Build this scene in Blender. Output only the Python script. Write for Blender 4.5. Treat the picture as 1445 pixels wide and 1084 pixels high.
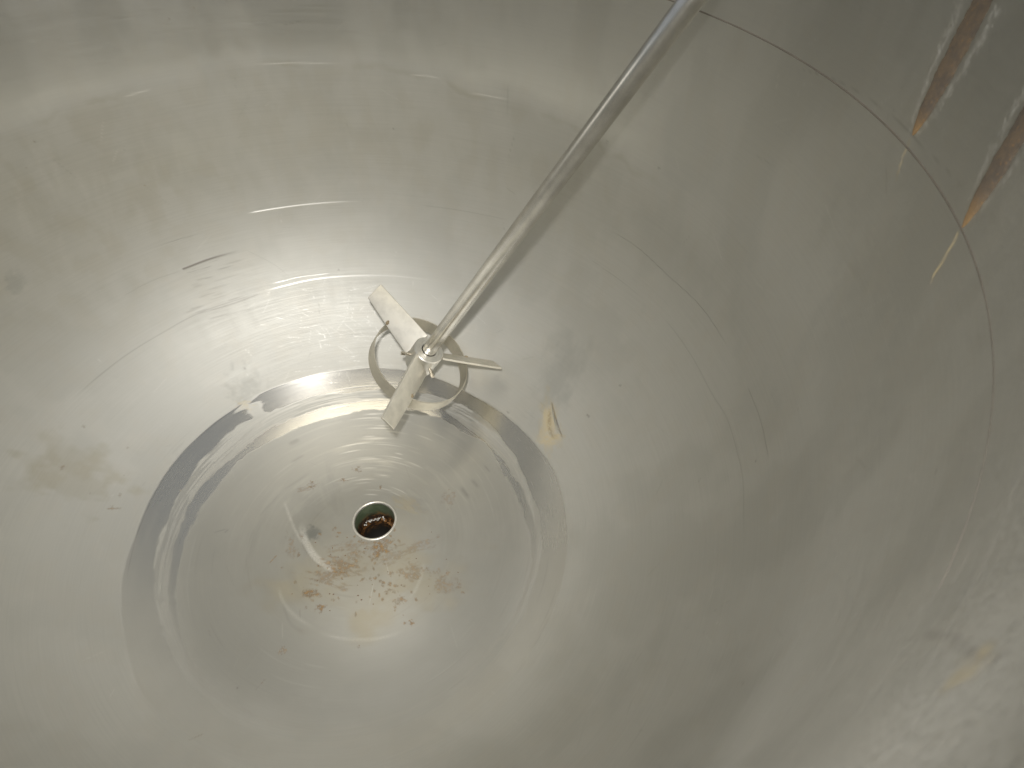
import bpy, bmesh, math, random
import numpy as np
from mathutils import Matrix, Vector

for o in list(bpy.data.objects):
    bpy.data.objects.remove(o)
scene = bpy.context.scene
coll = scene.collection
rng = np.random.default_rng(7)
random.seed(7)

# ------------------------------------------------------------------ camera, world, lamps, exposure
PX_W, PX_H, FPX = 1445, 1084, 839.5          # the lens in photo pixels
CAM = np.array([0.0, -0.420811, 0.753352])

def rot(p, y, r):
    p, y, r = np.radians([p, y, r])
    def Rz(a):
        c, s = np.cos(a), np.sin(a)
        return np.array([[c, -s, 0], [s, c, 0], [0, 0, 1]])
    def Rx(a):
        c, s = np.cos(a), np.sin(a)
        return np.array([[1, 0, 0], [0, c, -s], [0, s, c]])
    return Rz(y) @ Rx(p) @ Rz(r)

RC = rot(42.0364, -27.2260, 3.1215)
cam_data = bpy.data.cameras.new('camera')
cam = bpy.data.objects.new('camera', cam_data)
coll.objects.link(cam)
M = Matrix(RC.tolist()).to_4x4()
M.translation = Vector(CAM)
cam.matrix_world = M
cam_data.sensor_fit = 'HORIZONTAL'
cam_data.sensor_width = 36.0
cam_data.lens = 36.0 * FPX / PX_W
cam_data.clip_start = 0.01
cam_data.clip_end = 50
cam_data.dof.use_dof = True
cam_data.dof.focus_distance = 0.78
cam_data.dof.aperture_fstop = 14.0
scene.camera = cam

world = bpy.data.worlds.new('World')
scene.world = world
world.use_nodes = True
bg = world.node_tree.nodes['Background']
bg.inputs['Color'].default_value = (0.86, 0.92, 1.0, 1)
bg.inputs['Strength'].default_value = 0.36

def lamp(name, loc, target, size, power, col, spread=180):
    d = bpy.data.lights.new(name, 'AREA')
    d.shape = 'DISK'
    d.size = size
    d.energy = power
    d.color = col
    d.spread = math.radians(spread)
    o = bpy.data.objects.new(name, d)
    coll.objects.link(o)
    o.location = loc
    o.rotation_euler = (Vector(target) - Vector(loc)).to_track_quat('-Z', 'Y').to_euler()
    return o

def at_floor(px):
    d = RC @ np.array([(px[0] - PX_W / 2) / FPX, -(px[1] - PX_H / 2) / FPX, -1.0])
    return CAM + d * ((0.03 - CAM[2]) / d[2])

FLASH = CAM + RC @ np.array([-0.022, 0.056, 0.0])
lamp('camera_flash', FLASH, tuple(at_floor((535, 650))), 0.03, 2.65, (1.0, 0.975, 0.955), 126)
lamp('ceiling_lamp', (-0.14, 0.40, 1.9), (0.05, 0.1, 0.0), 0.70, 4.6, (1.0, 0.90, 0.70))

scene.view_settings.view_transform = 'Standard'
scene.view_settings.look = 'None'
scene.view_settings.exposure = 0.0
scene.view_settings.gamma = 1.0
scene.cycles.max_bounces = 6
scene.cycles.glossy_bounces = 5
scene.cycles.diffuse_bounces = 3
scene.cycles.use_denoising = True
scene.cycles.adaptive_threshold = 0.03
scene.cycles.sample_clamp_indirect = 4.0

# ------------------------------------------------------------------ the tank's profile
RW, AF, KN = 0.4395, 0.0012, 0.36          # wall radius, dish curvature, knuckle radius
SEAM_Z, RIM_Z = 0.579, 0.71
lo, hi = 0.0, RW
for _ in range(60):
    m = (lo + hi) / 2
    if m - KN * np.sin(np.arctan(2 * AF * m)) < RW - KN:
        lo = m
    else:
        hi = m
R0 = lo
ZC = AF * R0 * R0 + KN * np.cos(np.arctan(2 * AF * R0))
TH0 = np.arctan(2 * AF * R0)

def floor_z(r):
    r = np.asarray(r, float)
    return np.where(r < R0, AF * r * r, ZC - np.sqrt(np.clip(KN ** 2 - (r - (RW - KN)) ** 2, 0, None)))

def at(pts):
    """points of the photo -> points on the tank's inner surface"""
    q = np.atleast_2d(np.array(pts, float))
    d = np.stack([(q[:, 0] - PX_W / 2) / FPX, -(q[:, 1] - PX_H / 2) / FPX, -np.ones(len(q))], 1) @ RC.T
    ts = np.linspace(.01, 2, 400)
    P = CAM + d[:, None, :] * ts[None, :, None]
    r = np.hypot(P[..., 0], P[..., 1])
    out = (r >= RW) | (P[..., 2] < floor_z(np.minimum(r, RW)))
    i = out.argmax(1)
    a, b = ts[np.maximum(i - 1, 0)], ts[i]
    for _ in range(40):
        m = (a + b) / 2
        p = CAM + d * m[:, None]
        r = np.hypot(p[:, 0], p[:, 1])
        o = (r >= RW) | (p[:, 2] < floor_z(np.minimum(r, RW)))
        b = np.where(o, m, b)
        a = np.where(o, a, m)
    return CAM + d * a[:, None]

def normal_at(P):
    """inward normal of the tank surface"""
    P = np.asarray(P, float)
    r = math.hypot(P[0], P[1])
    e = np.array([P[0] / max(r, 1e-9), P[1] / max(r, 1e-9)])
    if P[2] >= ZC or r >= RW - 1e-5:
        return np.array([-e[0], -e[1], 0.0])
    h = 1e-4
    s = float((floor_z(r + h if r + h < RW else r) - floor_z(max(r - h, 0))) / (2 * h))
    n = np.array([-s * e[0], -s * e[1], 1.0])
    return n / np.linalg.norm(n)

# ------------------------------------------------------------------ helpers
def new_mesh(name, verts, faces, mat=None, parent=None, smooth=True):
    me = bpy.data.meshes.new(name)
    me.from_pydata([tuple(v) for v in verts], [], [tuple(f) for f in faces])
    if smooth:
        me.polygons.foreach_set('use_smooth', np.ones(len(me.polygons), bool))
    me.update()
    o = bpy.data.objects.new(name, me)
    coll.objects.link(o)
    if mat:
        me.materials.append(mat)
    if parent:
        o.parent = parent
    return o

def from_bm(name, bm, mat=None, parent=None, smooth=True, bevel=0.0):
    me = bpy.data.meshes.new(name)
    bmesh.ops.recalc_face_normals(bm, faces=bm.faces)
    bm.to_mesh(me)
    bm.free()
    if smooth:
        me.polygons.foreach_set('use_smooth', np.ones(len(me.polygons), bool))
    o = bpy.data.objects.new(name, me)
    coll.objects.link(o)
    if mat:
        me.materials.append(mat)
    if bevel:
        b = o.modifiers.new('bevel', 'BEVEL')
        b.width = bevel
        b.segments = 2
        b.limit_method = 'ANGLE'
        b.angle_limit = math.radians(35)
    if smooth:
        w = o.modifiers.new('wn', 'WEIGHTED_NORMAL')
        w.keep_sharp = True
    if parent:
        o.parent = parent
    return o

def thing(name, label, cat, loc=(0, 0, 0)):
    e = bpy.data.objects.new(name, None)
    e.empty_display_size = 0.05
    coll.objects.link(e)
    e.location = loc
    e['label'] = label
    e['category'] = cat
    return e

class NT:
    """small node-tree helper"""
    def __init__(self, name):
        self.mat = bpy.data.materials.new(name)
        self.mat.use_nodes = True
        self.t = self.mat.node_tree
        self.bsdf = self.t.nodes['Principled BSDF']
    def n(self, kind, **kw):
        nd = self.t.nodes.new(kind)
        for k, v in kw.items():
            setattr(nd, k, v)
        return nd
    def l(self, a, b):
        self.t.links.new(a, b)
    def put(self, x, sock):
        if isinstance(x, bpy.types.NodeSocket):
            self.l(x, sock)
        else:
            sock.default_value = x
    def math(self, op, a, b=0.0, clamp=False):
        nd = self.n('ShaderNodeMath', operation=op, use_clamp=clamp)
        self.put(a, nd.inputs[0])
        self.put(b, nd.inputs[1])
        return nd.outputs[0]
    def mix(self, f, a, b):
        nd = self.n('ShaderNodeMix', data_type='RGBA')
        self.put(f, nd.inputs[0])
        self.put(a if isinstance(a, bpy.types.NodeSocket) else (*a, 1), nd.inputs[6])
        self.put(b if isinstance(b, bpy.types.NodeSocket) else (*b, 1), nd.inputs[7])
        return nd.outputs[2]
    def mixf(self, f, a, b):
        nd = self.n('ShaderNodeMix', data_type='FLOAT')
        self.put(f, nd.inputs[0])
        self.put(a, nd.inputs[2])
        self.put(b, nd.inputs[3])
        return nd.outputs[0]
    def noise(self, vec, scale, detail=4, rough=0.55):
        nd = self.n('ShaderNodeTexNoise')
        nd.inputs['Scale'].default_value = scale
        nd.inputs['Detail'].default_value = detail
        nd.inputs['Roughness'].default_value = rough
        if vec is not None:
            self.l(vec, nd.inputs['Vector'])
        return nd.outputs['Fac']
    def ramp(self, x, a, b, lo=0.0, hi=1.0):
        nd = self.n('ShaderNodeMapRange', interpolation_type='SMOOTHSTEP')
        self.put(x, nd.inputs[0])
        nd.inputs[1].default_value = a
        nd.inputs[2].default_value = b
        nd.inputs[3].default_value = lo
        nd.inputs[4].default_value = hi
        return nd.outputs[0]

# ------------------------------------------------------------------ materials
def tank_material(name):
    k = NT(name)
    pos = k.n('ShaderNodeNewGeometry').outputs['Position']
    sx = k.n('ShaderNodeSeparateXYZ')
    k.l(pos, sx.inputs[0])
    x, y, z = sx.outputs
    r = k.math('SQRT', k.math('ADD', k.math('MULTIPLY', x, x), k.math('MULTIPLY', y, y)))
    rs = k.math('MAXIMUM', r, 1e-4)
    c, s = k.math('DIVIDE', x, rs), k.math('DIVIDE', y, rs)
    arc = k.math('ADD', r, z)
    cb = k.n('ShaderNodeCombineXYZ')           # brushed around the axis
    k.l(k.math('MULTIPLY', arc, 420.0), cb.inputs[0])
    k.l(k.math('MULTIPLY', c, 5.0), cb.inputs[1])
    k.l(k.math('MULTIPLY', s, 5.0), cb.inputs[2])
    brush = k.noise(cb.outputs[0], 1.0, 3, 0.6)
    at3 = k.n('ShaderNodeAttribute', attribute_name='tone')
    st3 = k.n('ShaderNodeSeparateColor')
    k.l(at3.outputs['Color'], st3.inputs[0])
    cloud, cloud2, swirl = st3.outputs
    fine = k.noise(pos, 900.0, 2, 0.5)
    speck = k.noise(pos, 480.0, 3, 0.6)

    am = k.n('ShaderNodeAttribute', attribute_name='marks')
    sm = k.n('ShaderNodeSeparateColor')
    k.l(am.outputs['Color'], sm.inputs[0])
    polish, rust, dark = sm.outputs
    bright = am.outputs['Alpha']
    an = k.n('ShaderNodeAttribute', attribute_name='stains')
    sn = k.n('ShaderNodeSeparateColor')
    k.l(an.outputs['Color'], sn.inputs[0])
    film, pale, smudge = sn.outputs
    yellow = an.outputs['Alpha']

    col = k.mix(k.ramp(cloud, .3, .7), (0.49, 0.483, 0.44), (0.52, 0.512, 0.467))
    col = k.mix(k.math('MULTIPLY', k.ramp(cloud2, .5, .8), .10), col, (0.50, 0.46, 0.38))
    col = k.mix(k.math('MULTIPLY', k.ramp(brush, .35, .75), .10), col, (0.45, 0.44, 0.41))
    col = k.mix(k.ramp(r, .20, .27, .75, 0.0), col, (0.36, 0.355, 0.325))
    fm = k.math('MULTIPLY', film, k.ramp(cloud2, .3, .68, .6, 1.0))
    col = k.mix(k.math('MULTIPLY', fm, .7), col, (0.34, 0.305, 0.215))
    col = k.mix(k.math('MULTIPLY', smudge, .8), col, (0.20, 0.205, 0.19))
    col = k.mix(polish, col, (0.53, 0.515, 0.47))
    col = k.mix(k.math('MULTIPLY', dark, .75), col, (0.15, 0.13, 0.115))
    col = k.mix(k.math('MULTIPLY', bright, .6), col, (0.80, 0.79, 0.75))  # scratch glint put into the colour as a lighter tone
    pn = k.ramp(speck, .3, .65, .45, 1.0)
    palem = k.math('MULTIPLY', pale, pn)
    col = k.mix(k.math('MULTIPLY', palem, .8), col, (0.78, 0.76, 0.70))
    col = k.mix(k.math('MULTIPLY', yellow, .75), col, (0.55, 0.41, 0.14))
    rn = k.noise(pos, 240.0, 4, .65)
    rustn = k.math('MULTIPLY', rust, k.ramp(rn, .36, .58, .12, 1.0))
    rcol = k.mix(k.ramp(rn, .40, .68), (0.095, 0.06, 0.032), (0.29, 0.19, 0.08))
    col = k.mix(rustn, col, rcol)
    k.l(col, k.bsdf.inputs['Base Color'])

    dirt = k.math('MAXIMUM', rustn, k.math('MAXIMUM', k.math('MULTIPLY', yellow, .7), k.math('MULTIPLY', palem, .7)))
    dirt = k.math('MAXIMUM', dirt, k.math('MULTIPLY', fm, .35), True)
    haze = k.mixf(polish, 0.08, 0.05)          # thin mineral film: part of the surface scatters
    nonmet = k.math('MAXIMUM', haze, dirt, True)
    k.l(k.math('SUBTRACT', 1.0, nonmet), k.bsdf.inputs['Metallic'])

    rough = k.math('ADD', at3.outputs['Alpha'], k.math('MULTIPLY', k.math('SUBTRACT', brush, .5), .16))
    rough = k.math('ADD', rough, k.math('MULTIPLY', k.math('SUBTRACT', swirl, .5), .018))
    rough = k.math('ADD', rough, k.math('MULTIPLY', k.math('SUBTRACT', cloud, .5), .05))
    rough = k.mixf(polish, rough, k.math('ADD', .245, k.math('MULTIPLY', k.math('SUBTRACT', brush, .5), .12)))
    rough = k.mixf(bright, rough, .34)
    rough = k.mixf(dirt, rough, .62)
    k.l(rough, k.bsdf.inputs['Roughness'])
    k.l(k.math('MAXIMUM', k.mixf(k.math('GREATER_THAN', polish, .3), k.math('ADD', k.ramp(arc, .325, .45, 0.0, .20), k.math('MULTIPLY', k.ramp(r, .05, .13, 0.0, .40), k.ramp(r, .20, .26, 1.0, 0.0))), k.math('MULTIPLY', polish, .72)), k.math('MULTIPLY', bright, .8)), k.bsdf.inputs['Anisotropic'])
    tg = k.n('ShaderNodeTangent', direction_type='RADIAL', axis='Z')
    k.l(tg.outputs[0], k.bsdf.inputs['Tangent'])
    k.l(k.math('MULTIPLY', k.math('MAXIMUM', k.math('GREATER_THAN', k.math('MAXIMUM', polish, bright), .3), k.math('LESS_THAN', r, .262)), .25), k.bsdf.inputs['Anisotropic Rotation'])

    h = k.math('ADD', k.math('MULTIPLY', fine, k.mixf(polish, .25, .06)), k.math('MULTIPLY', brush, k.mixf(polish, .5, .05)))
    h = k.math('ADD', h, k.math('MULTIPLY', k.math('MULTIPLY', palem, speck), 1.0))
    h = k.math('SUBTRACT', h, k.math('MULTIPLY', dark, 1.6))
    h = k.math('SUBTRACT', h, k.math('MULTIPLY', bright, 1.2))
    bp = k.n('ShaderNodeBump')
    bp.inputs['Strength'].default_value = 0.35
    bp.inputs['Distance'].default_value = 0.00022
    k.l(h, bp.inputs['Height'])
    k.l(bp.outputs[0], k.bsdf.inputs['Normal'])
    return k.mat

def steel(name, col, rough, metallic=0.9, scale=60.0, aniso=0.0, warm=0.0, bump=0.00005):
    k = NT(name)
    tc = k.n('ShaderNodeTexCoord').outputs['Object']
    n1 = k.noise(tc, scale, 4, .6)
    n2 = k.noise(tc, scale * 9, 3, .6)
    c = k.mix(k.ramp(n1, .3, .7), tuple(v * .86 for v in col), tuple(min(1, v * 1.06) for v in col))
    if warm:
        c = k.mix(k.math('MULTIPLY', k.ramp(n1, .52, .72), warm), c, (0.30, 0.21, 0.11))
    k.l(c, k.bsdf.inputs['Base Color'])
    k.bsdf.inputs['Metallic'].default_value = metallic
    k.l(k.math('ADD', rough - .07, k.math('MULTIPLY', n2, .14)), k.bsdf.inputs['Roughness'])
    k.bsdf.inputs['Anisotropic'].default_value = aniso
    bp = k.n('ShaderNodeBump')
    bp.inputs['Distance'].default_value = bump
    k.l(n2, bp.inputs['Height'])
    k.l(bp.outputs[0], k.bsdf.inputs['Normal'])
    return k.mat

def rusty(name, a, b, c, scale=120.0, bump=0.0006):
    k = NT(name)
    tc = k.n('ShaderNodeNewGeometry').outputs['Position']
    n1 = k.noise(tc, scale, 5, .65)
    n2 = k.noise(tc, scale * 3.3, 4, .65)
    col = k.mix(k.ramp(n1, .35, .62), a, b)
    col = k.mix(k.ramp(n2, .58, .74), col, c)
    k.l(col, k.bsdf.inputs['Base Color'])
    k.bsdf.inputs['Roughness'].default_value = .8
    bp = k.n('ShaderNodeBump')
    bp.inputs['Distance'].default_value = bump
    k.l(n2, bp.inputs['Height'])
    k.l(bp.outputs[0], k.bsdf.inputs['Normal'])
    return k.mat

MAT_TANK = tank_material('dull_brushed_stainless')
MAT_SHAFT = steel('turned_shaft_steel', (0.70, 0.68, 0.63), .22, 0.97, 40, 0.0, bump=0.000004)
MAT_BLADE = steel('cast_propeller_steel', (0.64, 0.615, 0.54), .44, 0.82, 45, 0, .12)
MAT_HUB = steel('machined_hub_steel', (0.64, 0.625, 0.57), .38, 0.9, 60)
MAT_RING = steel('ring_band_steel', (0.62, 0.585, 0.49), .40, 0.85, 50, 0, .15)
MAT_SCREW = steel('set_screw_steel', (0.60, 0.55, 0.46), .28, 0.95, 150, 0, .4)
MAT_WELD = rusty('tinted_weld', (0.30, 0.25, 0.16), (0.22, 0.17, 0.10), (0.12, 0.08, 0.05), 300)
def strip_material():
    k = NT('rusted_strip')
    tc = k.n('ShaderNodeTexCoord')
    pos = k.n('ShaderNodeNewGeometry').outputs['Position']
    n1, n2 = k.noise(pos, 130, 5, .65), k.noise(pos, 420, 4, .65)
    col = k.mix(k.ramp(n1, .35, .65), (0.125, 0.102, 0.078), (0.175, 0.13, 0.085))
    col = k.mix(k.ramp(n2, .56, .74), col, (0.27, 0.165, 0.075))
    sz = k.n('ShaderNodeSeparateXYZ')
    k.l(tc.outputs['Generated'], sz.inputs[0])
    tip = k.ramp(k.math('ADD', sz.outputs[2], k.math('MULTIPLY', k.math('SUBTRACT', n1, .5), .3)), .02, .22, .55, 0.0)
    col = k.mix(tip, col, (0.40, 0.24, 0.09))
    k.l(col, k.bsdf.inputs['Base Color'])
    k.bsdf.inputs['Roughness'].default_value = .75
    bp = k.n('ShaderNodeBump')
    bp.inputs['Distance'].default_value = .0006
    k.l(n2, bp.inputs['Height'])
    k.l(bp.outputs[0], k.bsdf.inputs['Normal'])
    return k.mat
MAT_STRIP = strip_material()
MAT_SEAM = steel('seam_line_metal', (0.20, 0.175, 0.145), .55, 0.35, 80)
MAT_FLAKE = rusty('rust_crumb', (0.10, 0.05, 0.025), (0.20, 0.10, 0.04), (0.28, 0.16, 0.07), 500)
MAT_SCALE = steel('lifted_scale', (0.62, 0.60, 0.55), .4, 0.6, 200, 0, .2)
MAT_LIP = steel('drain_lip_steel', (0.68, 0.66, 0.60), .35, 0.8, 100)

# ------------------------------------------------------------------ tank: inner skin as a fine lathe
tank = thing('mixing_tank', 'round brushed stainless steel tank with dished bottom, seen from above into it', 'tank')

NT_A = 1300
DR = 0.0279                                    # drain radius
DC = at((528.5, 734))[0][:2]
th = np.linspace(0, 2 * np.pi, NT_A, endpoint=False)
ct, st = np.cos(th), np.sin(th)

rings = []                                     # (cx, cy, r, z or None)
R_BLEND = 0.20
nb = 170
for i in range(nb):
    w = i / (nb - 1)
    rr = DR + (R_BLEND - DR) * w
    rings.append((DC[0] * (1 - w) ** 1.5, DC[1] * (1 - w) ** 1.5, rr, None))
for a in np.linspace(np.arcsin((R_BLEND - (RW - KN)) / KN), np.pi / 2, 440)[1:]:
    rings.append((0, 0, RW - KN + KN * np.sin(a), ZC - KN * np.cos(a)))
for zz in np.arange(ZC + .0014, SEAM_Z - .0006, .0014):
    rings.append((0, 0, RW, zz))
rings.append((0, 0, RW, SEAM_Z))

def lathe_arrays(rings):
    V = np.empty((len(rings), NT_A, 3))
    for i, (cx, cy, rr, zz) in enumerate(rings):
        X, Y = cx + rr * ct, cy + rr * st
        V[i, :, 0], V[i, :, 1] = X, Y
        V[i, :, 2] = floor_z(np.hypot(X, Y)) if zz is None else zz
    n = len(rings)
    i = np.arange(n - 1)[:, None] * NT_A
    j = np.arange(NT_A)[None, :]
    j2 = (j + 1) % NT_A
    F = np.stack([i + j, i + j2, i + NT_A + j2, i + NT_A + j], -1).reshape(-1, 4)
    return V.reshape(-1, 3), F

wall_rings = [(0, 0, RW, zz) for zz in np.linspace(SEAM_Z, RIM_Z, 90)]
V_dish, F_dish = lathe_arrays(rings)
V_wall, F_wall = lathe_arrays(wall_rings)

# shallow hand-worked unevenness of the sheet metal (real relief, fractions of a millimetre)
def uneven(V):
    X, Y, Z = V.T
    a = np.arctan2(Y, X)
    r = np.hypot(X, Y)
    s = r + Z
    d = (np.sin(3 * a + 40 * s) + np.sin(5 * a - 23 * s + 1.3) + .7 * np.sin(11 * a + 61 * s + .4)
         + .5 * np.sin(17 * a - 90 * s)) * 0.00004
    k = np.clip((r - .1) / .1, 0, 1) * np.clip((SEAM_Z - .01 - Z) / .05, 0, 1)
    dirn = np.stack([-X / np.maximum(r, 1e-6), -Y / np.maximum(r, 1e-6), np.zeros_like(Z)], 1)
    nz = np.clip((ZC - Z) / KN, 0, 1)
    dirn = dirn * np.sqrt(1 - nz[:, None] ** 2)
    dirn[:, 2] = nz
    return V + dirn * (d * k)[:, None]

# ------------------------------------------------------------------ marks of wear and painted glare, laid on the surface in metres
VV = np.concatenate([V_dish, V_wall])
NV = len(VV)
marks = np.zeros((NV, 4), np.float32)          # polish, rust, dark scratch, bright scratch and painted glint
stains = np.zeros((NV, 4), np.float32)         # film, pale deposit and painted glare, smudge, yellow run
ANG = np.arctan2(VV[:, 1], VV[:, 0])
RAD = np.hypot(VV[:, 0], VV[:, 1])

BIN = 0.02
_key = np.floor((VV + 1.0) / BIN).astype(np.int64)
_key = (_key[:, 0] * 256 + _key[:, 1]) * 256 + _key[:, 2]
_ord = np.argsort(_key, kind='stable')
_uk, _start = np.unique(_key[_ord], return_index=True)
_end = np.append(_start[1:], NV)
_cell = {int(k_): (int(a_), int(b_)) for k_, a_, b_ in zip(_uk, _start, _end)}

def in_box(lo, hi):
    """indices of the vertices inside a box"""
    a = np.floor((np.asarray(lo) + 1.0) / BIN).astype(int)
    b = np.floor((np.asarray(hi) + 1.0) / BIN).astype(int)
    out = []
    for i in range(a[0], b[0] + 1):
        for j in range(a[1], b[1] + 1):
            for k_ in range(a[2], b[2] + 1):
                c_ = _cell.get((i * 256 + j) * 256 + k_)
                if c_:
                    out.append(_ord[c_[0]:c_[1]])
    if not out:
        return np.zeros(0, int)
    idx = np.concatenate(out)
    X = VV[idx]
    return idx[((X > lo) & (X < hi)).all(1)]

def sm(x, a, b):
    t = np.clip((x - a) / (b - a), 0, 1)
    return t * t * (3 - 2 * t)

def vnoise(u, v, seed=0):
    """smooth value noise on a plane"""
    g = np.random.default_rng(seed).random((64, 64))
    iu, iv = np.floor(u).astype(int), np.floor(v).astype(int)
    fu, fv = u - iu, v - iv
    fu, fv = fu * fu * (3 - 2 * fu), fv * fv * (3 - 2 * fv)
    a = g[iu % 64, iv % 64]; b = g[(iu + 1) % 64, iv % 64]
    c = g[iu % 64, (iv + 1) % 64]; d = g[(iu + 1) % 64, (iv + 1) % 64]
    return (a * (1 - fu) + b * fu) * (1 - fv) + (c * (1 - fu) + d * fu) * fv

def dense(pts, step=.004):
    P = at(pts)
    out = [P[0]]
    for a, b in zip(P[:-1], P[1:]):
        n = max(1, int(np.linalg.norm(b - a) / step))
        for i in range(1, n + 1):
            out.append(a + (b - a) * i / n)
    return np.array(out)

def smooth_px(pts, n=6):
    """Catmull-Rom through picked points"""
    p = np.array(pts, float)
    if len(p) < 3:
        return p
    q = np.vstack([2 * p[0] - p[1], p, 2 * p[-1] - p[-2]])
    out = []
    for i in range(1, len(q) - 2):
        for t in np.linspace(0, 1, n, endpoint=False):
            a, b, c, d = q[i - 1], q[i], q[i + 1], q[i + 2]
            out.append(.5 * (2 * b + (c - a) * t + (2 * a - 5 * b + 4 * c - d) * t * t + (3 * b - a - 3 * c + d) * t ** 3))
    out.append(p[-1])
    return np.array(out)

def stroke(arr, ch, pts, width, amp=1.0, soft=None, fade=(.15, .15), curve=True, wob=0.0):
    """a worn line of given width (metres) through picked points"""
    px = smooth_px(pts) if curve else np.array(pts, float)
    P = dense(px)
    if wob:
        P = P + rng.normal(0, wob, P.shape)
    L = np.concatenate([[0], np.cumsum(np.linalg.norm(np.diff(P, axis=0), axis=1))])
    L = L / max(L[-1], 1e-9)
    soft = width * .9 if soft is None else soft
    pad = width + soft
    lo, hi = P.min(0) - pad, P.max(0) + pad
    idx = in_box(lo, hi)
    if len(idx) == 0:
        return
    best = np.full(len(idx), 9.0); bl = np.zeros(len(idx))
    X = VV[idx]
    for i in range(len(P) - 1):
        a, d = P[i], P[i + 1] - P[i]
        t = np.clip(((X - a) @ d) / max(d @ d, 1e-12), 0, 1)
        ds = np.linalg.norm(X - a - t[:, None] * d, axis=1)
        m = ds < best
        best[m] = ds[m]
        bl[m] = (L[i] + t * (L[i + 1] - L[i]))[m]
    v = 1 - sm(best, width * .5 - soft * .5, width * .5 + soft * .5)
    f = sm(bl, -1e-6, fade[0] + 1e-6) * (1 - sm(bl, 1 - fade[1] - 1e-6, 1 + 1e-6))
    arr[idx, ch] = np.maximum(arr[idx, ch], v * f * amp)

def blob(arr, ch, px, rx, ry=None, amp=1.0, ang=0.0, seed=0, ragged=.5, soft=.5, freq=3.0):
    """an uneven spot, rx and ry in photo pixels at its place"""
    ry = ry or rx
    c, sn = math.cos(ang), math.sin(ang)
    P = at(px)[0]
    A = at((px[0] + c * rx, px[1] + sn * rx))[0] - P
    B = at((px[0] - sn * ry, px[1] + c * ry))[0] - P
    rad = 1.7 * max(np.linalg.norm(A), np.linalg.norm(B))
    idx = in_box(P - rad, P + rad)
    if len(idx) == 0:
        return
    X = VV[idx] - P
    G = np.array([[A @ A, A @ B], [A @ B, B @ B]])
    uv = np.linalg.solve(G, np.stack([X @ A, X @ B]))
    u, v = uv
    d = np.hypot(u, v) + (vnoise(u * freq + 9, v * freq + 5, seed) - .5) * ragged * 2 + (vnoise(u * freq * 2.7 + 3, v * freq * 2.7 + 1, seed + 1) - .5) * ragged
    val = (1 - sm(d, 1 - soft, 1 + soft * .3)) * amp
    arr[idx, ch] = np.maximum(arr[idx, ch], val)

def edge(pts):
    """radius as a function of the angle through picked points of one ring edge"""
    P = at(pts)
    a, r = np.arctan2(P[:, 1], P[:, 0]), np.hypot(P[:, 0], P[:, 1])
    o = np.argsort(a)
    a, r = a[o], r[o]
    aa = np.concatenate([a - 2 * np.pi, a, a + 2 * np.pi])
    return np.interp(ANG, aa, np.concatenate([r, r, r]))

# the two polished bands round the dish
e1 = edge([(340, 570), (240, 660), (190, 760), (172, 820), (178, 900), (200, 980), (280, 1045), (720, 592), (751, 622), (783, 665), (800, 740), (420, 535), (520, 519), (600, 528), (670, 560)])
e2 = edge([(439, 560), (492, 555), (400, 575), (326, 608), (262, 683), (236, 737), (220, 780), (217, 828), (228, 881), (300, 1000), (640, 566), (685, 592), (717, 632), (744, 683), (760, 731), (764, 780)])
e3 = edge([(450, 575), (492, 568), (364, 616), (310, 662), (265, 715), (246, 769), (238, 812), (243, 865), (290, 970), (620, 576), (664, 605), (696, 632), (728, 675), (750, 725), (757, 770)])
e4 = edge([(450, 594), (492, 584), (401, 614), (348, 640), (305, 689), (265, 753), (252, 801), (250, 854), (273, 935), (330, 990), (615, 588), (650, 608), (685, 626), (706, 662), (733, 710), (746, 750), (750, 800)])
jag = (vnoise(ANG * 9 + 40, RAD * 160, 3) - .5) * .0040 + (vnoise(ANG * 26 + 40, RAD * 420, 4) - .5) * .0022
streak = vnoise(ANG * 5 + 30, RAD * 900, 5)
rj = RAD + jag
near_floor = VV[:, 2] < .09
w = .0011
b_out = sm(rj, e2 - w, e2 + w) * (1 - sm(RAD + jag * .25, e1 - w, e1 + w))
b_in = sm(rj, e4 - w, e4 + w) * (1 - sm(rj, e3 - w, e3 + w))
gap = sm(RAD, e3 - w, e3 + w) * (1 - sm(RAD, e2 - w, e2 + w)) * sm(streak, .52, .62) * .8
deg = np.degrees(ANG)
# how far the bands have been rubbed bright, by angle (90 = the far side, 180 = left)
def by_angle(pairs):
    a, v = np.array(sorted((p[0] % 360, p[1]) for p in pairs), float).T
    return np.interp(deg % 360, np.concatenate([a - 360, a, a + 360]), np.concatenate([v, v, v]))
PH = lambda p: float(np.degrees(np.arctan2(*at(p)[0][[1, 0]])))
a_left, a_bl, a_bot, a_right, a_br = PH((175, 800)), PH((200, 980)), PH((450, 1060)), PH((800, 745)), PH((720, 960))
amp_o = by_angle([(90, 1), (a_left, .72), (a_bl, .36), (a_bot, .10), (a_right, .95), (a_br, .28), (45, 1), (130, 1)])
amp_i = by_angle([(90, 1), (a_left, .76), (a_bl, .36), (a_bot, .03), (a_right, .85), (a_br, .12), (45, 1), (130, 1)])
brk = PH((352, 580))                            # where the bands were dressed over
break_o = 1 - .85 * np.exp(-((deg - brk + (vnoise(RAD * 220 + 7, ANG * 3 + 50, 6) - .5) * 7) / 2.4) ** 4)
polish = np.maximum(np.maximum(b_out * amp_o * break_o, b_in * amp_i), gap * np.minimum(amp_o, amp_i) * .7) * near_floor
marks[:, 0] = polish
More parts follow.
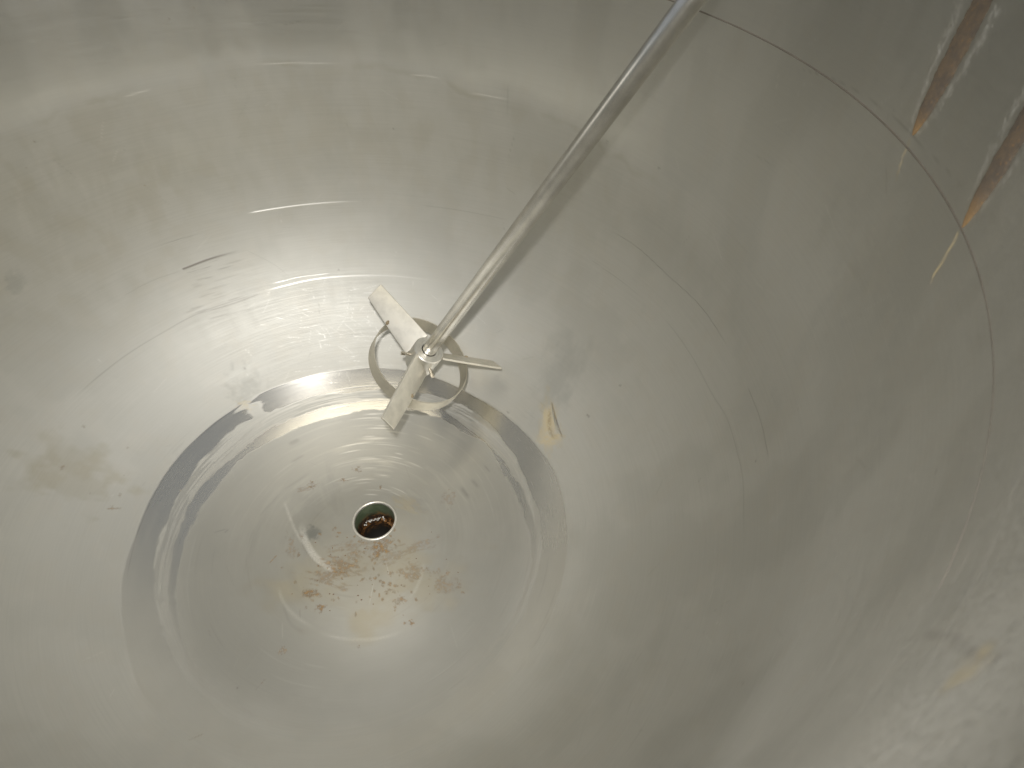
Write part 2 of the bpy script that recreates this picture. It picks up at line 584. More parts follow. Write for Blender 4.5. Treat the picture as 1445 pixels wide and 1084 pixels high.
# fine rubbed rings between the bands and the drain
fr = vnoise(ANG * 4 + 20, RAD * 300, 8)
fan = by_angle([(60, 1), (80, .8), (100, .4), (130, .5), (160, .2), (a_bot, .0), (a_right, .3), (40, .7)])
marks[:, 0] = np.maximum(marks[:, 0], sm(fr, .66, .85) * sm(RAD, .06, .10) * (1 - sm(RAD, .205, .22)) * fan * .22)
# thin bounding line of the left band
stroke(marks, 2, [(340, 571), (285, 612), (240, 660), (205, 725), (186, 780), (178, 830)], .0008, .35)

tone = np.zeros((NV, 4), np.float32)
def fbm(u, v, seed, octs=4):
    t, amp, tot = 0, 1.0, 0
    for i in range(octs):
        t = t + vnoise(u * 2 ** i + 100, v * 2 ** i + 100, seed + i) * amp
        tot += amp
        amp *= .55
    return .5 + (t / tot - .5) * 1.7
ARC = RAD + VV[:, 2]
SX, SY = np.cos(ANG) * ARC, np.sin(ANG) * ARC
tone[:, 0] = fbm(SX * 9, SY * 9, 61, 5)
tone[:, 1] = fbm(SX * 30, SY * 30, 71, 5)
tone[:, 2] = np.where(VV[:, 2] > .12, fbm(ANG * 40.74366543152521, VV[:, 2] * 7, 85, 3), fbm(ANG * 2.5464790894703255, ARC * 60, 81, 3))
# ---- scratches running round the wall
S = lambda pts, w=.0009, a=.6, **k: stroke(marks, 2, pts, w, a, **k)
B = lambda pts, w=.0009, a=.9, **k: stroke(marks, 3, pts, w, a, **k)
S([(857, 323), (898, 348), (944, 390), (977, 420), (1000, 447), (1030, 494)], .0009, .55)
S([(1053, 541), (1072, 589), (1081, 627), (1085, 652)], .0011, .45)
S([(928, 439), (956, 473), (981, 511), (1006, 558), (1025, 589), (1041, 640), (1049, 687), (1049, 775)], .0011, .30)
S([(825, 360), (870, 392), (905, 420)], .0008, .3)
S([(588, 289), (650, 297), (720, 311)], .0012, .25)
B([(345, 302), (385, 295), (430, 289), (480, 285), (520, 284)], .0016, 1.0, fade=(.1, .4))  # lit stretch of the scratch: its highlight put into the colour
B([(370, 412), (400, 404), (440, 395), (490, 390), (560, 390), (640, 400)], .0018, .7, fade=(.1, .6))  # highlight painted onto the arc where the flash catches it
B([(380, 402), (420, 392), (470, 385)], .0009, .8)
S([(100, 566), (138, 532), (180, 500), (232, 468), (285, 440), (370, 412)], .0014, .34)
S([(170, 420), (215, 396), (257, 382)], .0010, .25)
S([(257, 380), (300, 364), (345, 352)], .0026, .95, fade=(.02, .6))
S([(262, 386), (300, 375)], .0010, .4); S([(268, 381), (310, 366)], .0009, .4)
S([(212, 352), (245, 340), (300, 325)], .0009, .4, fade=(.4, .5))
S([(345, 352), (385, 372), (410, 392)], .0007, .25)
S([(290, 440), (330, 428), (370, 413)], .0016, .4)
for i in range(22):                              # bruised patch of short smears
    x0, y0 = rng.uniform(255, 320), rng.uniform(375, 452)
    l = rng.uniform(15, 45)
    S([(x0, y0), (x0 + l, y0 - l * .30)], rng.uniform(.001, .0026), rng.uniform(.12, .42), fade=(.3, .5))
for x0, y0, x1, y1, a in [(1060, 60, 1180, 120, .0), (205, 262, 240, 290, .25), (270, 400, 350, 440, .15), (120, 415, 280, 445, .22),
                          (190, 375, 285, 440, .12), (680, 440, 760, 455, .12), (860, 440, 905, 480, .15), (400, 195, 445, 235, .25),
                          (415, 240, 470, 237, .3), (640, 470, 706, 430, .25), (700, 470, 710, 465, .3), (755, 503, 735, 508, .3),
                          (870, 395, 930, 370, .2), (550, 340, 580, 375, .15)]:
    if a:
        S([(x0, y0), (x1, y1)], .0008, a, curve=False)
# hair scratches on the far side, their glints painted bright
for i in range(150):
    x0, y0 = rng.normal(500, 75), rng.normal(478, 42)
    an = rng.choice([rng.normal(-1.2, .35), rng.normal(.9, .5), rng.normal(0, .2)])
    l = rng.uniform(8, 36)
    B([(x0, y0), (x0 + math.cos(an) * l, y0 + math.sin(an) * l)], .0006, rng.uniform(.15, .55), curve=False, fade=(.3, .3))
for i in range(240):                             # hair scratches everywhere
    x0, y0 = rng.uniform(20, 1420), rng.uniform(20, 1060)
    an = rng.uniform(0, 6.28)
    l = rng.uniform(8, 75)
    (S if rng.random() < .55 else B)([(x0, y0), (x0 + math.cos(an) * l, y0 + math.sin(an) * l)], rng.uniform(.0006, .0011), rng.uniform(.07, .3), curve=False, fade=(.3, .3))
for i in range(70):                              # concentric rub marks on the floor
    P = at((rng.uniform(260, 760), rng.uniform(600, 980)))[0]
    r_, a_ = math.hypot(P[0], P[1]), math.atan2(P[1], P[0])
    L_ = rng.uniform(.08, .5)
    aa = a_ + np.linspace(0, L_, 6)
    m = (np.abs(RAD - r_) < .004) & near_floor
    idx = np.where(m)[0]
    da = (ANG[idx] - a_) % (2 * np.pi)
    f = sm(da, 0, L_ * .3) * (1 - sm(da, L_ * .6, L_))
    v = (1 - sm(np.abs(RAD[idx] - r_), .0003, .0011)) * f * rng.uniform(.04, .16)
    ch = 2 if rng.random() < .6 else 3
    marks[idx, ch] = np.maximum(marks[idx, ch], v)
for i in range(60):                              # rub arcs on the far floor, lamp highlight painted in as brightness
    r_ = rng.uniform(.075, .255)
    a_ = math.radians(rng.normal(66, 13))
    L_ = rng.uniform(.12, .45)
    idx = np.where((np.abs(RAD - r_) < .004) & near_floor)[0]
    da = (ANG[idx] - a_ + L_ / 2) % (2 * np.pi)
    f = sm(da, 0, L_ * .4) * (1 - sm(da, L_ * .5, L_))
    marks[idx, 3] = np.maximum(marks[idx, 3], (1 - sm(np.abs(RAD[idx] - r_), .0003, .0013)) * f * rng.uniform(.2, .7))
# grey smears inside the inner band
for pts, w_, a_ in [([(405, 628), (425, 619)], .006, .4), ([(408, 655), (432, 640)], .004, .35), ([(395, 695), (440, 665)], .003, .25), ([(360, 735), (400, 690)], .003, .2),
                    ([(352, 800), (362, 750), (385, 712)], .006, .15), ([(648, 685), (664, 705)], .005, .5), ([(664, 675), (677, 690)], .004, .4), ([(682, 655), (693, 668)], .002, .45),
                    ([(300, 752), (322, 746)], .0015, .45), ([(316, 753), (323, 746)], .002, .5), ([(410, 590), (450, 575)], .003, .2)]:
    stroke(stains, 2, pts, w_, a_, soft=w_, fade=(.35, .35))

# ---- drain surroundings: dirt film, rust bloom, specks, pale runs
blob(stains, 0, (520, 815), 135, 85, .9, .05, 11, .45, .7)
blob(stains, 0, (520, 770), 120, 105, .35, 0, 12, .35, .8)
blob(stains, 2, (520, 775), 120, 100, .20, 0, 18, .4, 1.0)
blob(stains, 2, (440, 738), 38, 52, .30, .2, 13, .4, .9)
blob(stains, 2, (441, 752), 15, 13, 1.0, 0, 14, .25, .6)
blob(stains, 2, (437, 725), 16, 22, .30, .1, 15, .4, .8)
blob(stains, 2, (572, 707), 40, 12, .22, .3, 15, .4, .8)
blob(stains, 3, (575, 712), 22, 12, .22, .3, 16, .5, .8)
blob(stains, 2, (470, 700), 16, 40, .22, -.2, 17, .4, .9)
stroke(stains, 1, [(425, 735), (430, 760), (444, 785), (462, 799), (476, 805)], .0085, .5, soft=.004, fade=(.3, .08))
stroke(stains, 1, [(400, 705), (415, 745), (432, 775)], .003, .35, soft=.004)
stroke(marks, 2, [(421, 745), (427, 770), (442, 792), (462, 806)], .0010, .3)
stroke(stains, 1, [(440, 890), (490, 902), (540, 900), (580, 885)], .004, .2, soft=.004, fade=(.3, .3))
stroke(stains, 1, [(392, 825), (400, 850), (420, 872), (450, 890)], .0035, .25, soft=.004, fade=(.2, .3))
stroke(stains, 1, [(600, 790), (590, 825), (575, 850)], .0035, .22, soft=.004, fade=(.3, .3))
stroke(stains, 2, [(410, 790), (415, 825), (435, 855)], .010, .22, soft=.01, fade=(.3, .3))
stroke(stains, 2, [(462, 835), (485, 841), (510, 844)], .003, .35, soft=.003, fade=(.3, .3))
stroke(stains, 2, [(398, 850), (410, 880), (430, 893)], .003, .2, soft=.003)
for (x_, y_, rx, ry, a_) in [(535, 776, 12, 9, .75), (545, 766, 8, 6, .55), (487, 800, 22, 9, .6), (478, 806, 10, 4, .8), (470, 812, 20, 8, .5), (437, 838, 9, 6, .8), (453, 858, 6, 4, .75), (560, 850, 4, 4, .6),
                              (590, 770, 20, 7, .35), (582, 806, 16, 9, .45), (625, 822, 12, 13, .45), (647, 826, 4, 6, .6), (560, 785, 26, 6, .3), (460, 820, 26, 6, .45), (500, 785, 28, 14, .35), (441, 684, 5, 4, .8), (430, 690, 14, 3, .3),
                              (503, 663, 6, 3, .5), (485, 678, 6, 2, .4), (633, 705, 8, 9, .25), (400, 917, 3, 4, .6), (396, 921, 3, 2, .5), (580, 879, 4, 3, .9), (411, 770, 6, 14, .35), (567, 846, 4, 4, .6)]:
    blob(marks, 1, (x_, y_), rx * 1.15, ry * 1.15, min(1, a_ * 1.35), rng.uniform(-.3, .3), int(x_ + y_), .75, .7, 2.2)
for i in range(60):                              # loose specks under the drain
    u = rng.normal(0, 1, 2)
    x_, y_ = 525 + u[0] * 50, 812 + u[1] * 32
    s_ = rng.uniform(1.0, 3.0)
    blob(marks, 1, (x_, y_), s_ * rng.uniform(1, 1.8), s_, rng.uniform(.45, .95), rng.uniform(0, 3), i, .4, .5)
for x_, y_ in [(500, 757), (478, 752), (493, 769), (508, 764), (499, 779), (503, 783), (501, 790), (514, 780), (528, 782), (522, 786), (556, 748), (551, 756), (558, 770), (529, 795), (527, 802), (534, 812), (530, 816), (537, 820), (541, 822), (528, 834), (535, 840), (540, 846), (550, 833), (570, 827), (581, 836), (470, 748), (476, 757), (537, 687), (484, 677), (473, 745)]:
    blob(marks, 1, (x_, y_), rng.uniform(2, 3.4), rng.uniform(1.6, 2.6), .85, rng.uniform(0, 3), int(x_), .4, .5)
stroke(marks, 1, [(380, 795), (391, 783)], .0016, .8, curve=False)
stroke(marks, 1, [(360, 974), (375, 958)], .0012, .55, curve=False)
stroke(marks, 1, [(265, 1045), (288, 1035)], .0012, .4, curve=False)
stroke(marks, 1, [(150, 718), (172, 717)], .0018, .7, curve=False)
for x_, y_, s_ in [(88, 660, 5), (118, 602, 4), (158, 717, 5), (169, 699, 4), (127, 696, 2.5), (335, 971, 3), (254, 692, 3), (266, 710, 2.5), (478, 381, 2.5), (273, 12, 3.5), (238, 27, 3), (555, 182, 2.5), (50, 200, 2.5), (37, 236, 2),
                  (205, 262, 2.5), (875, 544, 2.6), (830, 587, 4), (717, 582, 3), (1066, 651, 2.6), (1048, 964, 2.5), (1320, 665, 3), (345, 520, 3), (180, 632, 3), (175, 672, 2), (857, 200, 3), (930, 237, 3)]:
    blob(marks, 1 if x_ < 300 else 2, (x_, y_), s_ * .8, s_ * .5, .5, rng.uniform(0, 3), int(x_ * 3), .4, .6)

# ---- gouge with rust bloom right of the propeller
blob(stains, 3, (773, 598), 14, 38, .6, .08, 21, .45, 1.0)
blob(stains, 3, (779, 619), 18, 11, .6, -.2, 22, .5, 1.0)
stroke(marks, 1, [(777, 572), (775, 595), (778, 612), (788, 620)], .0045, .55, soft=.006, fade=(.3, .2))
stroke(marks, 2, [(778, 566), (783, 585), (789, 606), (795, 620)], .0022, .85, soft=.0018, fade=(.1, .15))
blob(stains, 2, (790, 530), 34, 60, .28, .5, 23, .4, .9)
for i in range(10):
    x0, y0 = rng.uniform(745, 790), rng.uniform(545, 600)
    S([(x0, y0), (x0 - 14, y0 - 10)], .0014, rng.uniform(.06, .18), curve=False, fade=(.4, .4))

# ---- tide line, brown film and runs on the far wall
tide = [(0, 196), (60, 168), (100, 154), (195, 128), (270, 108), (350, 93), (420, 90), (485, 90), (560, 102), (622, 112), (660, 132), (722, 141), (800, 178), (870, 225)]
TP = at(smooth_px(tide))
ta, tz = np.arctan2(TP[:, 1], TP[:, 0]), TP[:, 2]
o_ = np.argsort(ta)
tz_at = np.interp(ANG, ta[o_], tz[o_])
in_a = sm(ANG, ta.min() - .25, ta.min() + .05) * (1 - sm(ANG, ta.max() + .05, ta.max() + .5))
tjag = (vnoise(ANG * 22 + 60, VV[:, 2] * 10, 31) - .5) * .010 + (vnoise(ANG * 70 + 60, VV[:, 2] * 10, 32) - .5) * .003
below = (1 - sm(VV[:, 2] + tjag, tz_at - .012, tz_at + .006)) * sm(VV[:, 2], .13, .34)
left_w = .45 + .55 * sm(ANG, 1.45, 1.95)
film_n = .6 + .4 * sm(vnoise(ANG * 16 + 60, VV[:, 2] * 26, 33), .25, .75)
stains[:, 0] = np.maximum(stains[:, 0], below * in_a * left_w * film_n * .45)
lip_line = np.exp(-((VV[:, 2] + tjag - tz_at) / .0045) ** 2) * in_a * sm(vnoise(ANG * 14 + 60, VV[:, 2] * 4, 36), .35, .75)
stains[:, 0] = np.maximum(stains[:, 0], lip_line * .4)
for pts in ([(172, 138), (195, 131), (216, 125)], [(575, 106), (602, 107), (625, 112)], [(658, 131), (680, 134), (722, 141)], [(350, 91), (420, 89), (485, 90)]):
    stroke(marks, 3, pts, .0014, .4, fade=(.3, .3))
    stroke(stains, 1, pts, .0016, .35, fade=(.3, .3))
for i in range(26):                              # wiped vertical streaks
    x0, y0 = rng.uniform(10, 260), rng.uniform(170, 300)
    stroke(stains, 1, [(x0, y0), (x0 + rng.uniform(10, 45), y0 + rng.uniform(50, 130))], rng.uniform(.003, .008), rng.uniform(.04, .14), soft=.006, fade=(.4, .4))
blob(stains, 2, (20, 400), 16, 20, .25, 0, 41, .4, .8)
blob(stains, 0, (110, 670), 85, 45, .6, .1, 42, .6, .8)
blob(stains, 2, (345, 545), 26, 26, .25, 0, 43, .6, .8)
blob(stains, 3, (345, 572), 12, 8, .25, 0, 44, .6, .8)

# ---- right wall: ground halos beside the strips, yellow runs, crack line, stain
STRIPS = [((1391, -8), (1288, 190)), ((1500, 82), (1358, 320))]
for (a, b) in STRIPS:
    a, b = np.array(a, float), np.array(b, float)
    d = (b - a) / np.linalg.norm(b - a)
    n = np.array([-d[1], d[0]])
    L_ = np.linalg.norm(b - a)
    for side in (-1, 1):
        for i in range(150):
            t = rng.uniform(0, .98)
            wdt = 16 * (1 - t ** 3) + 4
            q = a + d * L_ * t + n * side * (wdt + abs(rng.normal(0, 6)) * (1.05 - t))
            q2 = q + d * rng.uniform(2, 9) + n * rng.normal(0, 2)
            stroke(stains, 1, [q, q2], rng.uniform(.0014, .0030), rng.uniform(.25, .7) * (1.1 - t * .5), curve=False, fade=(.3, .3))
    stroke(stains, 0, [a, b], .014, .5, soft=.008, curve=False, fade=(0, .05))
stroke(stains, 3, [(1285, 196), (1274, 222), (1262, 262)], .0017, .6, fade=(.05, .4))
stroke(stains, 3, [(1354, 326), (1334, 362), (1318, 388), (1312, 404)], .0021, .9, fade=(.05, .2))
stroke(stains, 1, [(1320, 384), (1312, 402)], .0016, .5, fade=(.2, .2))
S([(1110, 92), (1190, 118), (1260, 165), (1300, 205), (1345, 250), (1370, 280)], .0007, .3)
S([(1300, 893), (1320, 897), (1345, 897), (1352, 908), (1372, 920), (1390, 930), (1410, 926), (1444, 914)], .0011, .9, curve=False, wob=.0001)
S([(1352, 908), (1338, 912)], .0010, .5, curve=False)
blob(stains, 0, (1368, 940), 50, 17, 1.0, -.62, 51, .3, .3)
blob(stains, 3, (1355, 955), 30, 10, .3, -.62, 53, .3, .4)
blob(stains, 3, (1390, 918), 16, 9, .4, -.6, 52, .35, .5)
for i in range(420):                             # rough scuffs on the near wall, lightened to paint its glare
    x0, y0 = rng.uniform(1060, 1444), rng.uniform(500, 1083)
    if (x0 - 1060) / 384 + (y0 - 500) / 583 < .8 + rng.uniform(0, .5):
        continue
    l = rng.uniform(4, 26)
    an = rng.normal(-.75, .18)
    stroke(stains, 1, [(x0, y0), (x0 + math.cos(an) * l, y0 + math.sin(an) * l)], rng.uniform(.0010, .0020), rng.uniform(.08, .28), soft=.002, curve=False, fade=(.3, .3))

# daylight glare put into the colour of the scuffed wall near the rim
pale_glare = sm(VV[:, 2], .46, .67) * (1 - sm(np.abs(deg + 72), 22, 52))
stains[:, 1] = np.maximum(stains[:, 1], pale_glare * (.24 + .08 * (tone[:, 1] - .5)))
# finish of the sheet: worn smoother on the floor, cleaner and smoother above the tide line
clean = sm(VV[:, 2] + tjag, tz_at - .006, tz_at + .03) * in_a
clean = np.maximum(clean, sm(VV[:, 2], .40, .56) * .8)
tone[:, 3] = .565 - .09 * (1 - sm(RAD, .17, .25)) * near_floor - .20 * clean

blob(stains, 1, (1440, 1050), 200, 130, .12, -.7, 55, .2, 1.0)  # both patches paint the near corner's glare as a paler colour
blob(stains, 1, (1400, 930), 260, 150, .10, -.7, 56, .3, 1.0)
for i in range(260):                             # grainy glints painted pale and dark on the scuffed near wall
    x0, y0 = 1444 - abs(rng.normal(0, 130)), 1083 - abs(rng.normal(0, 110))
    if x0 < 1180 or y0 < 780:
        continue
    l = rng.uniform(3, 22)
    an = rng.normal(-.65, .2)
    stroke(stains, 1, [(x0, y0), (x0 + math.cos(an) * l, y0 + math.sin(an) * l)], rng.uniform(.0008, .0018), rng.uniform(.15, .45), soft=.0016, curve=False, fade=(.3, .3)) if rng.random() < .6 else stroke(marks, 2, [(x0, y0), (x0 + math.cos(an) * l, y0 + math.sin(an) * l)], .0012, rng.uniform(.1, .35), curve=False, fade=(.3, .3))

def lathe_object(name, V, F, lo, hi):
    me = bpy.data.meshes.new(name)
    me.vertices.add(len(V))
    me.vertices.foreach_set('co', V.astype(np.float32).ravel())
    me.loops.add(F.size)
    me.loops.foreach_set('vertex_index', F.astype(np.int32).ravel())
    me.polygons.add(len(F))
    me.polygons.foreach_set('loop_start', np.arange(0, F.size, 4, dtype=np.int32))
    me.polygons.foreach_set('use_smooth', np.ones(len(F), bool))
    me.update(calc_edges=True)
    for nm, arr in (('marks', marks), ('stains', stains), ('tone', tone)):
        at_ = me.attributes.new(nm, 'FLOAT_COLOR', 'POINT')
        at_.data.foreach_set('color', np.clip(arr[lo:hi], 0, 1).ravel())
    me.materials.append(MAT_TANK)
    o = bpy.data.objects.new(name, me)
    coll.objects.link(o)
    o.parent = tank
    return o

nd = len(V_dish)
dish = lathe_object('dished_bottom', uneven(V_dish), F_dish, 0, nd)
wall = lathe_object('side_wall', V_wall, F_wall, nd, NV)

def lathe(name, prof, mat, parent, n=96, centre=(0, 0), closed=False):
    verts, faces = [], []
    m = len(prof)
    for i in range(n):
        a = 2 * math.pi * i / n
        for (r, z) in prof:
            verts.append((centre[0] + r * math.cos(a), centre[1] + r * math.sin(a), z))
    for i in range(n):
        for j in range(m if closed else m - 1):
            i2, j2 = (i + 1) % n, (j + 1) % m
            faces.append((i * m + j, i2 * m + j, i2 * m + j2, i * m + j2))
    o = new_mesh(name, verts, faces, mat, parent)
    o.data.set_sharp_from_angle(angle=math.radians(28))
    return o

# outer shell and rolled rim, so that the tank has its thickness
rim_prof = [(RW + .0005, RIM_Z - .004)] + [(RW + .007 - .0066 * math.cos(t), RIM_Z + .0066 * math.sin(t)) for t in np.linspace(0, math.pi, 9)] + [(RW + .0136, RIM_Z - .012), (RW + .006, RIM_Z - .012)]
lathe('rolled_rim', rim_prof, MAT_HUB, tank, 180)
out_prof = [(RW + .006, RIM_Z - .012), (RW + .006, ZC)] + [(RW - KN + (KN + .006) * math.sin(a), ZC - (KN + .006) * math.cos(a)) for a in np.linspace(math.pi / 2, TH0, 12)][1:] + [(.074, -.006)]
lathe('outer_shell', out_prof, MAT_HUB, tank, 120)
# ground weld between dish and wall: a thin line slightly proud of the sheet
sa0, sa1 = math.atan2(*at((940, 2))[0][[1, 0]]), math.atan2(*at((1325, 830))[0][[1, 0]])
sv, sf = [], []
NS = 260
for i in range(NS + 1):
    t = i / NS
    a = sa0 + .35 + (sa1 - sa0 - .35) * t
    w_ = .0006 * min(1, t * 6 + .3, (1 - t) * 3.2 + .12)
    for (dr, dz) in ((.0003, -1.8), (-.00012, -.9), (-.00012, .9), (.0003, 1.8)):
        sv.append(((RW + dr) * math.cos(a), (RW + dr) * math.sin(a), SEAM_Z + dz * w_))
for i in range(NS):
    for j in range(3):
        sf.append((i * 4 + j, i * 4 + 4 + j, i * 4 + 5 + j, i * 4 + 1 + j))
new_mesh('weld_seam', sv, sf, MAT_SEAM, tank)

# ------------------------------------------------------------------ drain
drain_z = float(floor_z(math.hypot(DC[0], DC[1])))
def drain_material():
    k = NT('stained_drain_bore')
    pos = k.n('ShaderNodeNewGeometry').outputs['Position']
    s_ = k.n('ShaderNodeSeparateXYZ')
    k.l(pos, s_.inputs[0])
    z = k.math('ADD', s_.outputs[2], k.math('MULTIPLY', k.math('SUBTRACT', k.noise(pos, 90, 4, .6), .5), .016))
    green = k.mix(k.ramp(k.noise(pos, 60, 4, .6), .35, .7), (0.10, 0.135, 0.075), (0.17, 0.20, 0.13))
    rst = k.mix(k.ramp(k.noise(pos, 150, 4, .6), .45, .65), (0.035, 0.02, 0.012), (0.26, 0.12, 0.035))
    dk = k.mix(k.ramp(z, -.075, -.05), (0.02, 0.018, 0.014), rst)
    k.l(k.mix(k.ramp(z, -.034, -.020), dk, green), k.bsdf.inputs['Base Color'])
    k.bsdf.inputs['Roughness'].default_value = .5
    k.bsdf.inputs['Metallic'].default_value = .25
    return k.mat
MAT_BORE = drain_material()
drain = new_mesh('drain_pipe', *(lambda n, rr: (
    [(DC[0] + r_ * math.cos(2 * math.pi * i / n), DC[1] + r_ * math.sin(2 * math.pi * i / n), z_) for (r_, z_) in rr for i in range(n)],
    [(j * n + i, (j + 1) * n + i, (j + 1) * n + (i + 1) % n, j * n + (i + 1) % n) for j in range(len(rr) - 1) for i in range(n)]))(
    72, [(DR, drain_z - .001), (DR - .0004, drain_z - .010), (DR - .0004, drain_z - .03), (DR - .0008, drain_z - .032), (DR - .0008, drain_z - .10), (.002, drain_z - .101)]), MAT_BORE, tank)
lip = []
nl = 120
lv, lf = [], []
prof = [(DR - .0006, -.003), (DR - .0003, -.0006), (DR + .0006, .0004), (DR + .0018, .0005), (DR + .0030, .0001), (DR + .0032, -.0008)]
for i in range(nl):
    a = 2 * math.pi * i / nl
    for (r_, dz) in prof:
        X, Y = DC[0] + r_ * math.cos(a), DC[1] + r_ * math.sin(a)
        lv.append((X, Y, AF * (X * X + Y * Y) + dz))
for i in range(nl):
    for j in range(len(prof) - 1):
        i2 = (i + 1) % nl
        lf.append((i * 6 + j, i2 * 6 + j, i2 * 6 + j + 1, i * 6 + j + 1))
new_mesh('drain_lip', lv, lf, MAT_LIP, drain)
# crust of scale and rust on a ledge inside the drain
def crust(name, mat, n, spread, seed, hz, size, a0, a1):
    g = np.random.default_rng(seed)
    bm = bmesh.new()
    for i in range(n):
        a = g.uniform(a0, a1)
        r_ = DR - .001 - g.uniform(0, spread)
        z_ = drain_z + hz + g.normal(0, .002)
        res = bmesh.ops.create_icosphere(bm, subdivisions=1, radius=g.uniform(.4, 1) * size)
        for v in res['verts']:
            v.co = Vector((v.co.x * g.uniform(.7, 1.8), v.co.y * g.uniform(.7, 1.5), v.co.z * .6)) + Vector((DC[0] + r_ * math.cos(a), DC[1] + r_ * math.sin(a), z_))
    o = from_bm(name, bm, mat, drain)
    return o
crust('scale_crust', MAT_SCALE, 26, .004, 3, -.040, .0017, .9, 2.2)
crust('rust_crust', rusty('drain_rust', (0.06, 0.03, 0.015), (0.32, 0.15, 0.04), (0.42, 0.24, 0.09), 300), 34, .005, 4, -.042, .002, -.1, 1.1)

# ------------------------------------------------------------------ rusted strips on the right wall
def strip(px_a, px_b, w_px, seed, lab):
    """low bar following the wall, pointed at its lower end"""
    g = np.random.default_rng(seed)
    a, b = at([px_a, px_b])
    n = 40
    verts, faces = [], []
    half = w_px
    Lm = float(np.linalg.norm(b - a))
    aa, ab = math.atan2(a[1], a[0]), math.atan2(b[1], b[0])
    for i in range(n + 1):
        t = i / n
        ang = aa + (ab - aa) * t
        z = a[2] + (b[2] - a[2]) * t
        w_ = half * min(1.0, ((1 - t) * Lm / .038) ** .55 + .06) * (1 + g.normal(0, .04))
        tx = Vector((-math.sin(ang), math.cos(ang), 0))
        nr = Vector((-math.cos(ang), -math.sin(ang), 0))
        c = Vector((RW * math.cos(ang), RW * math.sin(ang), z))
        # width runs across the bar
        dirv = Vector(b - a).normalized()
        across = dirv.cross(nr).normalized()
        hgt = .0018 * min(1, (1 - t) * Lm / .02 + .25)
        for (u, h_) in ((-1, -.0006), (-.82, .55), (-.45, .92), (0, 1.0), (.45, .9), (.82, .5), (1, -.0006)):
            hh = h_ * hgt * (1 + g.normal(0, .06)) if h_ > 0 else h_
            verts.append(c + across * (u * w_ * (1 + g.normal(0, .03))) + nr * hh)
    for i in range(n):
        for j in range(6):
            faces.append((i * 7 + j, i * 7 + j + 1, (i + 1) * 7 + j + 1, (i + 1) * 7 + j))
    faces.append(tuple(range(6, -1, -1)))
    o = new_mesh('rusted_strip', verts, faces, MAT_STRIP, tank)
    o['label'] = lab
    return o
strip((1396, -16), (1288, 191), .0090, 5, 'pointed rusty strip on the right wall, the one nearer the mixer shaft')
strip((1560, -15), (1358, 321), .0090, 6, 'pointed rusty strip on the right wall, cut off by the right picture edge')

# lifted metal sliver in the gouge
gp = [(778.5, 569), (783.5, 590), (792, 615), (788, 611), (783, 600), (779.5, 584)]
G = at(gp)
n_ = normal_at(G[0])
gv = [tuple(p + n_ * .0002) for p in G] + [tuple(p + n_ * h_) for p, h_ in zip(G, (.0005, .0013, .0009, .0005, .0004, .0004))]
gf = [(6, 7, 8, 9, 10, 11)] + [(i, (i + 1) % 6, (i + 1) % 6 + 6, i + 6) for i in range(6)]
gouge = new_mesh('torn_metal_sliver', gv, gf, MAT_HUB, tank, smooth=False)
gouge['label'] = 'thin torn sliver of bare metal beside an orange rust stain'

# ------------------------------------------------------------------ loose crumbs round the drain
bm = bmesh.new()
for i in range(34):
    u = rng.normal(0, 1, 2)
    x_, y_ = 522 + u[0] * 48, 808 + u[1] * 30
    if (x_ - 528.5) ** 2 + (y_ - 734) ** 2 < 36 ** 2:
        continue
    P = at((x_, y_))[0]
    s_ = rng.uniform(.0004, .0009)
    res = bmesh.ops.create_icosphere(bm, subdivisions=1, radius=s_)
    for v in res['verts']:
        v.co = Vector((v.co.x * rng.uniform(.8, 1.7), v.co.y * rng.uniform(.7, 1.3), v.co.z * .5)) + Vector((P[0], P[1], P[2] + s_ * .25))
crumbs = from_bm('rust_crumbs', bm, MAT_FLAKE)
crumbs['kind'] = 'stuff'
crumbs['label'] = 'small brown rust crumbs scattered below the drain hole'
crumbs['category'] = 'rust crumbs'

# ------------------------------------------------------------------ mixer: shaft, hub, three blades, ring, set screws
def un(px, d):
    return CAM + RC @ np.array([(px[0] - PX_W / 2) / FPX * d, -(px[1] - PX_H / 2) / FPX * d, -d])
D0 = 0.83
HUB = un((601, 500), D0)
TOP = un((976, 0), D0 * .55)
ax3 = (TOP - HUB) / np.linalg.norm(TOP - HUB)
ax1 = RC[:, 0] - ax3 * (RC[:, 0] @ ax3)
ax1 /= np.linalg.norm(ax1)
ax2 = np.cross(ax3, ax1)
mixer = thing('propeller_mixer', 'slanted stainless mixer shaft with three-blade ringed propeller hanging over the drain', 'mixer')
mm = Matrix(np.stack([ax1, ax2, ax3], 1).tolist()).to_4x4()
mm.translation = Vector(HUB)
mixer.matrix_world = mm

def lathe_local(name, prof, mat, parent, n=64, closed=False):
    return lathe(name, prof, mat, parent, n, closed=closed)

SR = 0.0098
lathe_local('shaft', [(.0005, -.0135), (SR - .0008, -.0135), (SR, -.0125)] + [(SR, z_) for z_ in np.linspace(.0, .92, 24)] + [(SR - .001, .921), (.0005, .921)], MAT_SHAFT, mixer, 64)
HR = 0.0215
hub = lathe_local('hub', [(SR + .0008, -.020), (SR + .001, -.0245), (HR - .0012, -.0245), (HR, -.0232), (HR, .0105), (HR - .0012, .0118), (SR + .0052, .0118), (SR + .0046, .0112), (SR + .0010, .0112), (SR + .0007, .0105), (SR + .0007, -.020)], MAT_HUB, mixer, 64)

